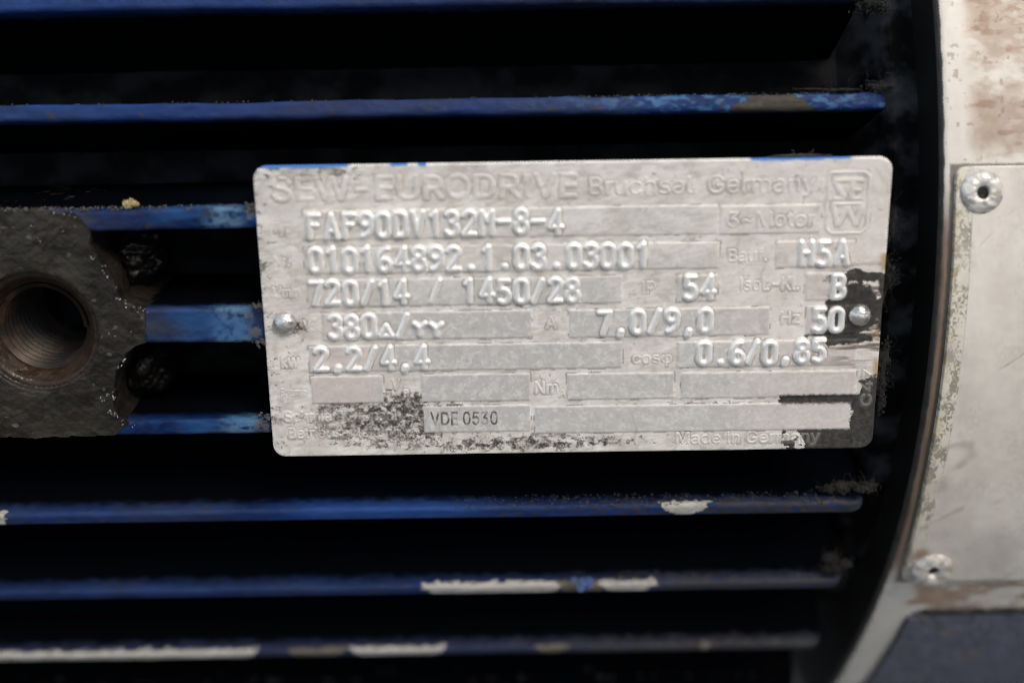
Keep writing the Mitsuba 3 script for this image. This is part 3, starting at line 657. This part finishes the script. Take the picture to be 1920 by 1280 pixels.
# emblem: frame with the letters S E over W
def bar(x0, z0, x1, z1, t, d=0.18):
    a, b = np.array([x0, z0]), np.array([x1, z1]); u = (b - a) / np.linalg.norm(b - a); n = np.array([-u[1], u[0]]) * t / 2
    c = [a - n, b - n, b + n, a + n]
    v = [(p[0], -d, p[1]) for p in c] + [(p[0], 0.3, p[1]) for p in c]
    return outward((np.array(v), np.array([[0, 1, 2], [0, 2, 3], [4, 6, 5], [4, 7, 6], [0, 4, 5], [0, 5, 1], [1, 5, 6], [1, 6, 2], [2, 6, 7], [2, 7, 3], [3, 7, 4], [3, 4, 0]])))
em = []
fr = [(48.4, 26.4), (55.0, 26.4), (55.9, 25.4), (55.9, 15.9), (54.8, 14.8), (49.0, 14.8), (48.0, 15.9), (48.0, 25.8), (48.4, 26.4)]
em += [bar(*a, *b, 0.5) for a, b in zip(fr[:-1], fr[1:])]
em += [bar(48.9, 24.9, 54.6, 24.9, .7), bar(49.0, 24.7, 51.3, 21.6, .9), bar(51.3, 21.4, 49.2, 21.4, .7), bar(52.6, 24.6, 52.6, 21.3, .8), bar(52.6, 23.1, 54.4, 23.1, .6), bar(52.6, 21.4, 54.6, 21.4, .6)]
em += [bar(49.2, 20.2, 50.2, 16.2, .8), bar(50.2, 16.2, 52.0, 19.8, .8), bar(52.0, 19.8, 53.6, 16.2, .8), bar(53.6, 16.2, 54.7, 20.2, .8), bar(49.0, 20.4, 54.9, 20.4, .4)]
obj('emblem', sheet(cat(em), 0.11, 0.17, 0.29), 'relief_metal', PLATE, 'faint raised square emblem in the upper right corner', smooth=True)
obj('soot_shade_rim', sheet(cat(em), 0.015, .1, .42), 'letter_soot_shade', PLATE, None, kind='stuff', smooth=False)

def dome(x, z, r, hgt, y0, n=40, seed=0):
    pr = [(r * math.sin(a), hgt * math.cos(a)) for a in np.linspace(0, np.pi / 2, 14)] + [(r, -0.4)]
    th = np.linspace(0, 2 * np.pi, n, endpoint=False)
    v = np.array([[(x + q * np.cos(t), y0 - k, z + q * np.sin(t)) for t in th] for q, k in pr]).reshape(-1, 3)
    v += 0.05 * (meshkit.fbm(v * 0.9 + seed, 3, seed) - .5)[:, None] * [0, 4, 0]
    m = quads(v, grid_faces(len(pr), n, True))
    if m.face_normals[5 * n][1] > 0: m.invert()
    return m
obj('rivet', dome(-55.9, -1.4, 2.35, 1.75, 0.15, seed=1), 'rivet_metal', PLATE, 'round-headed rivet at the left end of the plate', smooth=True)
obj('rivet', dome(55.6, -1.5, 2.2, 1.75, 0.15, seed=2), 'rivet_metal', PLATE, 'round-headed rivet in black soot at the right end of the plate', smooth=True)

# ------------------------------------------------------------------ end shield
ST = np.radians([-180, -90, -60, -40, -29, -19.3, -9.9, -0.3, 11.8, 18.0, 23.3, 34.8, 39.4, 45.9, 51.2, 57.3, 65, 75, 90, 120, 180])
SR = np.array([126, 126, 125.6, 125.3, 125.2, 124.9, 124.8, 124.8, 124.6, 124.5, 124.6, 125.3, 126.1, 128.0, 130.4, 134.3, 139, 141, 136, 128, 126])
SC = (127.0, -4.0)
from scipy.interpolate import PchipInterpolator
s_r = PchipInterpolator(ST, SR)
def on_shield(x, th, off):
    """points on the shield's outer surface, off mm proud of it"""
    t = np.radians(th); r = s_r(t) + off
    x, r = np.broadcast_arrays(x, r)
    return np.stack([x, SC[0] - r * np.cos(t), SC[1] - r * np.sin(t)], -1)
th = np.linspace(-180, 180, 361)[:-1]
prof = [(71.0, -34), (71.0, -1.9), (71.12, -1.5), (71.35, -.75), (71.8, -.2), (72.5, 0), (76, 0), (90, 0), (120, 0), (150, 0), (152, -2), (152, -40)]
v = np.stack([on_shield(np.full(len(th), x), th, o + (0.18 * (meshkit.fbm(np.stack([th * .4, th * 0 + x, th * 0], -1), 3, 4) - .5) if x < 73 else 0)) for x, o in prof])
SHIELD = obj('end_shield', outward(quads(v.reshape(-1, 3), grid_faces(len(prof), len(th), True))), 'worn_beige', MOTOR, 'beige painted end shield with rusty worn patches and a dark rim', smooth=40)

def wrap_sheet(poly_x, poly_t, thick, off, nx=60, nt=160, bev=0.3, mat=None):
    pass
def curved_panel(inside, x0, x1, t0, t1, y_off, thick, corner, nx, nt, bev, left_fn=None):
    """a sheet wrapped on the shield; corner = radius in mm at its left corners; left_fn(arc) shifts the left edge"""
    e = np.array([0, .08, .18, .32, .5, .8])
    R = 125.0; H = math.radians(t1 - t0) * R
    us = np.r_[e, np.linspace(1.2, x1 - x0, nx)]
    vs = np.r_[e, np.linspace(1.2, H - 1.2, nt), (H - e)[::-1]]
    U, Vv = np.meshgrid(us, vs, indexing='ij')
    for top in (0, 1):
        d = Vv if not top else H - Vv
        o = (U < corner) & (d < corner)
        L = np.hypot(corner - U, corner - d) + 1e-9; mv = o & (L > corner)
        nU = corner - (corner - U) / L * corner; nd = corner - (corner - d) / L * corner
        U = np.where(mv, nU, U); Vv = np.where(mv, nd if not top else H - nd, Vv)
    dd = np.minimum(np.minimum(U, Vv), H - Vv)
    cc = np.hypot(np.maximum(corner - U, 0), np.maximum(corner - np.minimum(Vv, H - Vv), 0))
    dd = np.where((U < corner) & (np.minimum(Vv, H - Vv) < corner), corner - cc, dd)
    hh = y_off + thick - bev + np.sqrt(np.maximum(bev**2 - np.clip(bev - dd, 0, None)**2, 0))
    tt = t0 + np.degrees(Vv / R)
    xx = x0 + U + (left_fn(tt) * np.clip(1 - U / 40, 0, 1) if left_fn else 0)
    V = on_shield(xx, tt, hh + 0.12 * (meshkit.fbm(np.stack([U * .08, Vv * .08, U * 0], -1), 2, 5) - .5)); nu, nv = U.shape
    V = V.reshape(-1, 3); idx = np.arange(nu * nv).reshape(nu, nv)
    ring = np.r_[idx[:, 0], idx[-1, 1:], idx[-2::-1, -1], idx[0, -2:0:-1]]
    low = on_shield(xx, tt, np.full(tt.shape, -0.3)).reshape(-1, 3)[ring]
    k = np.arange(len(ring)); k2 = (k + 1) % len(ring); b = len(V)
    F = grid_faces(nu, nv); F = np.vstack([F[:, [0, 1, 2]], F[:, [0, 2, 3]], np.stack([ring[k], ring[k2], b + k2], 1), np.stack([ring[k], b + k2, b + k], 1)])
    m = trimesh.Trimesh(np.vstack([V, low]), F, process=False)
    m.update_faces(m.area_faces > 1e-9)
    return m
COVER = obj('cover_plate', curved_panel(None, 73.5, 140, -14.0, 31.2, 0.10, 0.95, 2.2, 70, 200, 0.35, lambda t: 0.011 * np.clip(t - 14, 0, 99)**1.5), 'cover_paint', MOTOR, 'pale curved cover plate riveted to the end shield', smooth=50)
def left_low(t):
    return 5.6 * np.clip((43.0 - t) / 6, 0, 1)**1.6 * 0
obj('blue_panel', curved_panel(None, 79.4, 140, 37.4, 75, 0.0, 0.9, 6.0, 70, 120, 0.7, lambda t: -0.06 * np.clip(t - 41, 0, 40)), 'hammered_blue', MOTOR, 'grey-blue hammered panel at the lower right of the end shield', smooth=50)

def pop_rivet(x, th, r, tilt, seed, off=1.1):
    """flat domed rivet head with a hollow centre, lying on the cover plate"""
    pr = [(0.02, 0.12), (0.9, 0.12), (1.15, 0.62), (1.35, 0.86), (1.9, 1.02), (2.8, 0.95), (3.6, 0.62), (r - .15, 0.25), (r, 0.0), (r, -0.5)]
    t = np.linspace(0, 2 * np.pi, 48, endpoint=False)
    v = np.array([[(q * np.cos(a), q * np.sin(a), k) for a in t] for q, k in pr]).reshape(-1, 3)
    n = meshkit.fbm(v * 0.55 + seed * 5, 3, seed) - .5
    v[:, 2] += 0.35 * n; rr = 1 + 0.06 * (meshkit.fbm(np.stack([np.cos(np.tile(t, len(pr))) * 1.2, np.sin(np.tile(t, len(pr))) * 1.2, t.size * 0 + np.zeros(len(v))], -1), 2, seed) - .5)
    v[:, :2] *= rr[:, None]
    v[:, 2] += v[:, 1] * tilt
    a = math.radians(th); o = on_shield(np.array(x), np.array(th), off)
    up = np.array([0, -math.sin(a), math.cos(a)]) ; nr = np.array([0, -math.cos(a), -math.sin(a)])
    V = o + v[:, :1] * [1, 0, 0] + v[:, 1:2] * up * 1.0 + v[:, 2:] * nr
    m = quads(V, grid_faces(len(pr), 48, True))
    if m.face_normals[48 * 5] @ nr < 0: m.invert()
    return m
obj('hollow_rivet', pop_rivet(78.5, -11.75, 4.2, 0.0, 1), 'screw_metal', COVER, 'scuffed round hollow rivet at the upper left corner of the cover plate', smooth=40)
obj('hollow_rivet', pop_rivet(79.8, 28.6, 4.4, -0.30, 2, 2.1), 'screw_metal', COVER, 'tilted hollow rivet at the lower left corner of the cover plate', smooth=40)

# ------------------------------------------------------------------ loose dirt: lint, crumbs, dust
def tube(pts, r):
    pts = np.asarray(pts); n = len(pts); d = np.gradient(pts, axis=0); d /= np.linalg.norm(d, axis=1, keepdims=True) + 1e-9
    a = np.cross(d, [0.3, 0.5, 0.8]); a /= np.linalg.norm(a, axis=1, keepdims=True) + 1e-9; b = np.cross(d, a)
    v = np.stack([pts + r * (a * math.cos(k) + b * math.sin(k)) for k in (0, 2.1, 4.2)], 1).reshape(-1, 3)
    return quads(v, grid_faces(n, 3, True))
def lint(center, size, n_crumb, n_fibre, seed, crumb_size=0.42):
    r = np.random.default_rng(seed); ms = []; c = np.asarray(center, float); s = np.asarray(size, float)
    hubs = r.normal(0, .45, (7, 3))
    for q in hubs:                                         # matted cores that the crumbs and fibres stick to
        b = trimesh.creation.icosphere(subdivisions=3); bv = np.array(b.vertices)
        bv *= (0.55 + 0.9 * meshkit.fbm(bv * 1.7 + r.random(3) * 40, 3, seed) + 0.5 * (meshkit.fbm(bv * 6 + 9, 3, seed) - .5))[:, None]
        ms.append(trimesh.Trimesh(bv * s * .42 + c + q * s * .9, b.faces, process=False))
    for k in range(n_crumb):
        o = hubs[r.integers(7)] + r.normal(0, .28, 3)
        ms.append(crumb(c + o * s, crumb_size * r.uniform(.2, .75) * r.uniform(.5, 1.3, 3), r, 1))
    for k in range(n_fibre):
        p = c + (hubs[r.integers(7)] + r.normal(0, .25, 3)) * s; d = r.normal(0, 1, 3); pts = [p]
        for q in range(9):
            d = d + r.normal(0, .6, 3); d /= np.linalg.norm(d); p = p + d * r.uniform(.25, .6); pts.append(p)
        ms.append(tube(pts, r.uniform(.025, .06)))
    return cat(ms)
LINT = [((58.5, 8.0, -35.2 + 0.0), None)]
def tip_at(thd, r, x): y, z = radial(thd, r); return np.array([x, y, z])
obj('lint_clump', lint(tip_at(-20.9, 127.8, 60.0), (3.0, 2.0, 1.0), 190, 34, 1), 'lint_grey', None, 'fuzzy grey lint clump on the free end of the fin above the plate', 'lint', smooth=False)
obj('lint_clump', lint(tip_at(-20.8, 127.0, 52.5), (6.0, 1.6, .35), 200, 10, 2, .26), 'lint_grey', None, 'thin grey lint lying along the fin above the plate, left of the thicker clump', 'lint', smooth=False)
obj('lint_clump', lint(tip_at(17.2, 124.5, 57.5), (3.6, 2.6, 1.7), 230, 60, 3), 'lint_grey', None, 'grey lint on the end of the fin right below the plate', 'lint', smooth=False)
obj('lint_clump', lint(tip_at(29.0, 124.5, 58.5), (3.0, 2.4, 2.2), 170, 80, 4, .34), 'lint_grey', None, 'wispy dark lint on the end of the second fin below the plate', 'lint', smooth=False)
obj('lint_clump', lint(tip_at(-29.3, 125.0, 59.5), (3.0, 2.5, 2.2), 190, 60, 5), 'lint_grey', None, 'dark lint hanging at the end of the topmost fin', 'lint', smooth=False)
obj('lint_clump', lint((60.9, 2.0, -14.5), (1.9, 1.6, 5.2), 420, 80, 6, .5), 'lint_grey', None, 'thick dark lint clump stuck to the lower right edge of the plate', 'lint', smooth=False)
obj('lint_clump', lint((61.0, 2.0, 6.5), (1.1, 1.2, 5.2), 260, 110, 7, .38), 'lint_grey', None, 'ragged dark lint along the upper right edge of the plate', 'lint', smooth=False)
obj('lint_clump', lint((61.3, 2.4, 15.5), (1.0, 1.0, 3.4), 60, 70, 8, .28), 'lint_grey', None, 'thin wispy lint beside the emblem corner of the plate', 'lint', smooth=False)
obj('lint_clump', lint((42.6, 0.75, 29.55), (6.5, .35, .18), 330, 4, 9, .2), 'dust_grey', None, 'grey lint row on the blue paint of the upper plate edge', 'lint', smooth=False)
obj('seed_crumb', cat([crumb((-84.0 + a, 2.2, 21.9 + b), (.8, .7, .55), rng, 2) for a, b in ((0, 0), (.8, .2), (-.7, .1), (.2, .5))]), 'seed_tan', None, 'small tan crumb lying on the upper rib right of the boss', 'crumb', smooth=False)
obj('paint_crumb', cat([crumb(tip_at(29.2, 128.2, 3.6) + rng.normal(0, .8, 3) * [1, .4, .9], (.75, .6, .7), rng, 2) for k in range(9)]), 'crumb_blue', None, 'blue paint crumb sticking up from the scraped fin', 'crumb', smooth=False)
dust = []
for thd, r, w, xa, xb, n in ((-19.8, 127.5, 3.3, -5, 56, 420), (-19.8, 127.5, 3.3, -118, -5, 160), (18.96, 127.5, 3.2, -25, 56, 520), (30.8, 127.5, 3.2, 10, 58, 420), (42.7, 131, 3.4, 0, 58, 260)):
    t = math.radians(thd)
    for k in range(n):
        q = rng.uniform(0.1, 3.0) ** 1.2; y, z = radial(thd, r - q)
        c = np.array([rng.uniform(xa, xb), y - math.sin(t) * (w / 2 + .12), z + math.cos(t) * (w / 2 + .12)])
        dust.append(crumb(c, np.full(3, rng.uniform(.04, .17)), rng, 0))
for k in range(260):
    dust.append(crumb((rng.uniform(-112, -60), rng.uniform(.9, 4), 21.25 + rng.normal(0, .1)), np.full(3, rng.uniform(.06, .28)), rng, 0))
for k in range(160):
    dust.append(crumb((-60.2 - abs(rng.normal(0, .9)), rng.uniform(.2, 1.2), rng.choice([21.2, 2.0, -5.3, -21.0]) + rng.normal(0, .35)), np.full(3, rng.uniform(.08, .3)), rng, 0))
obj('dust', cat(dust), 'dust_grey', None, 'loose grey dust grains lying on the fins and ribs', 'dust', kind='stuff', smooth=False)
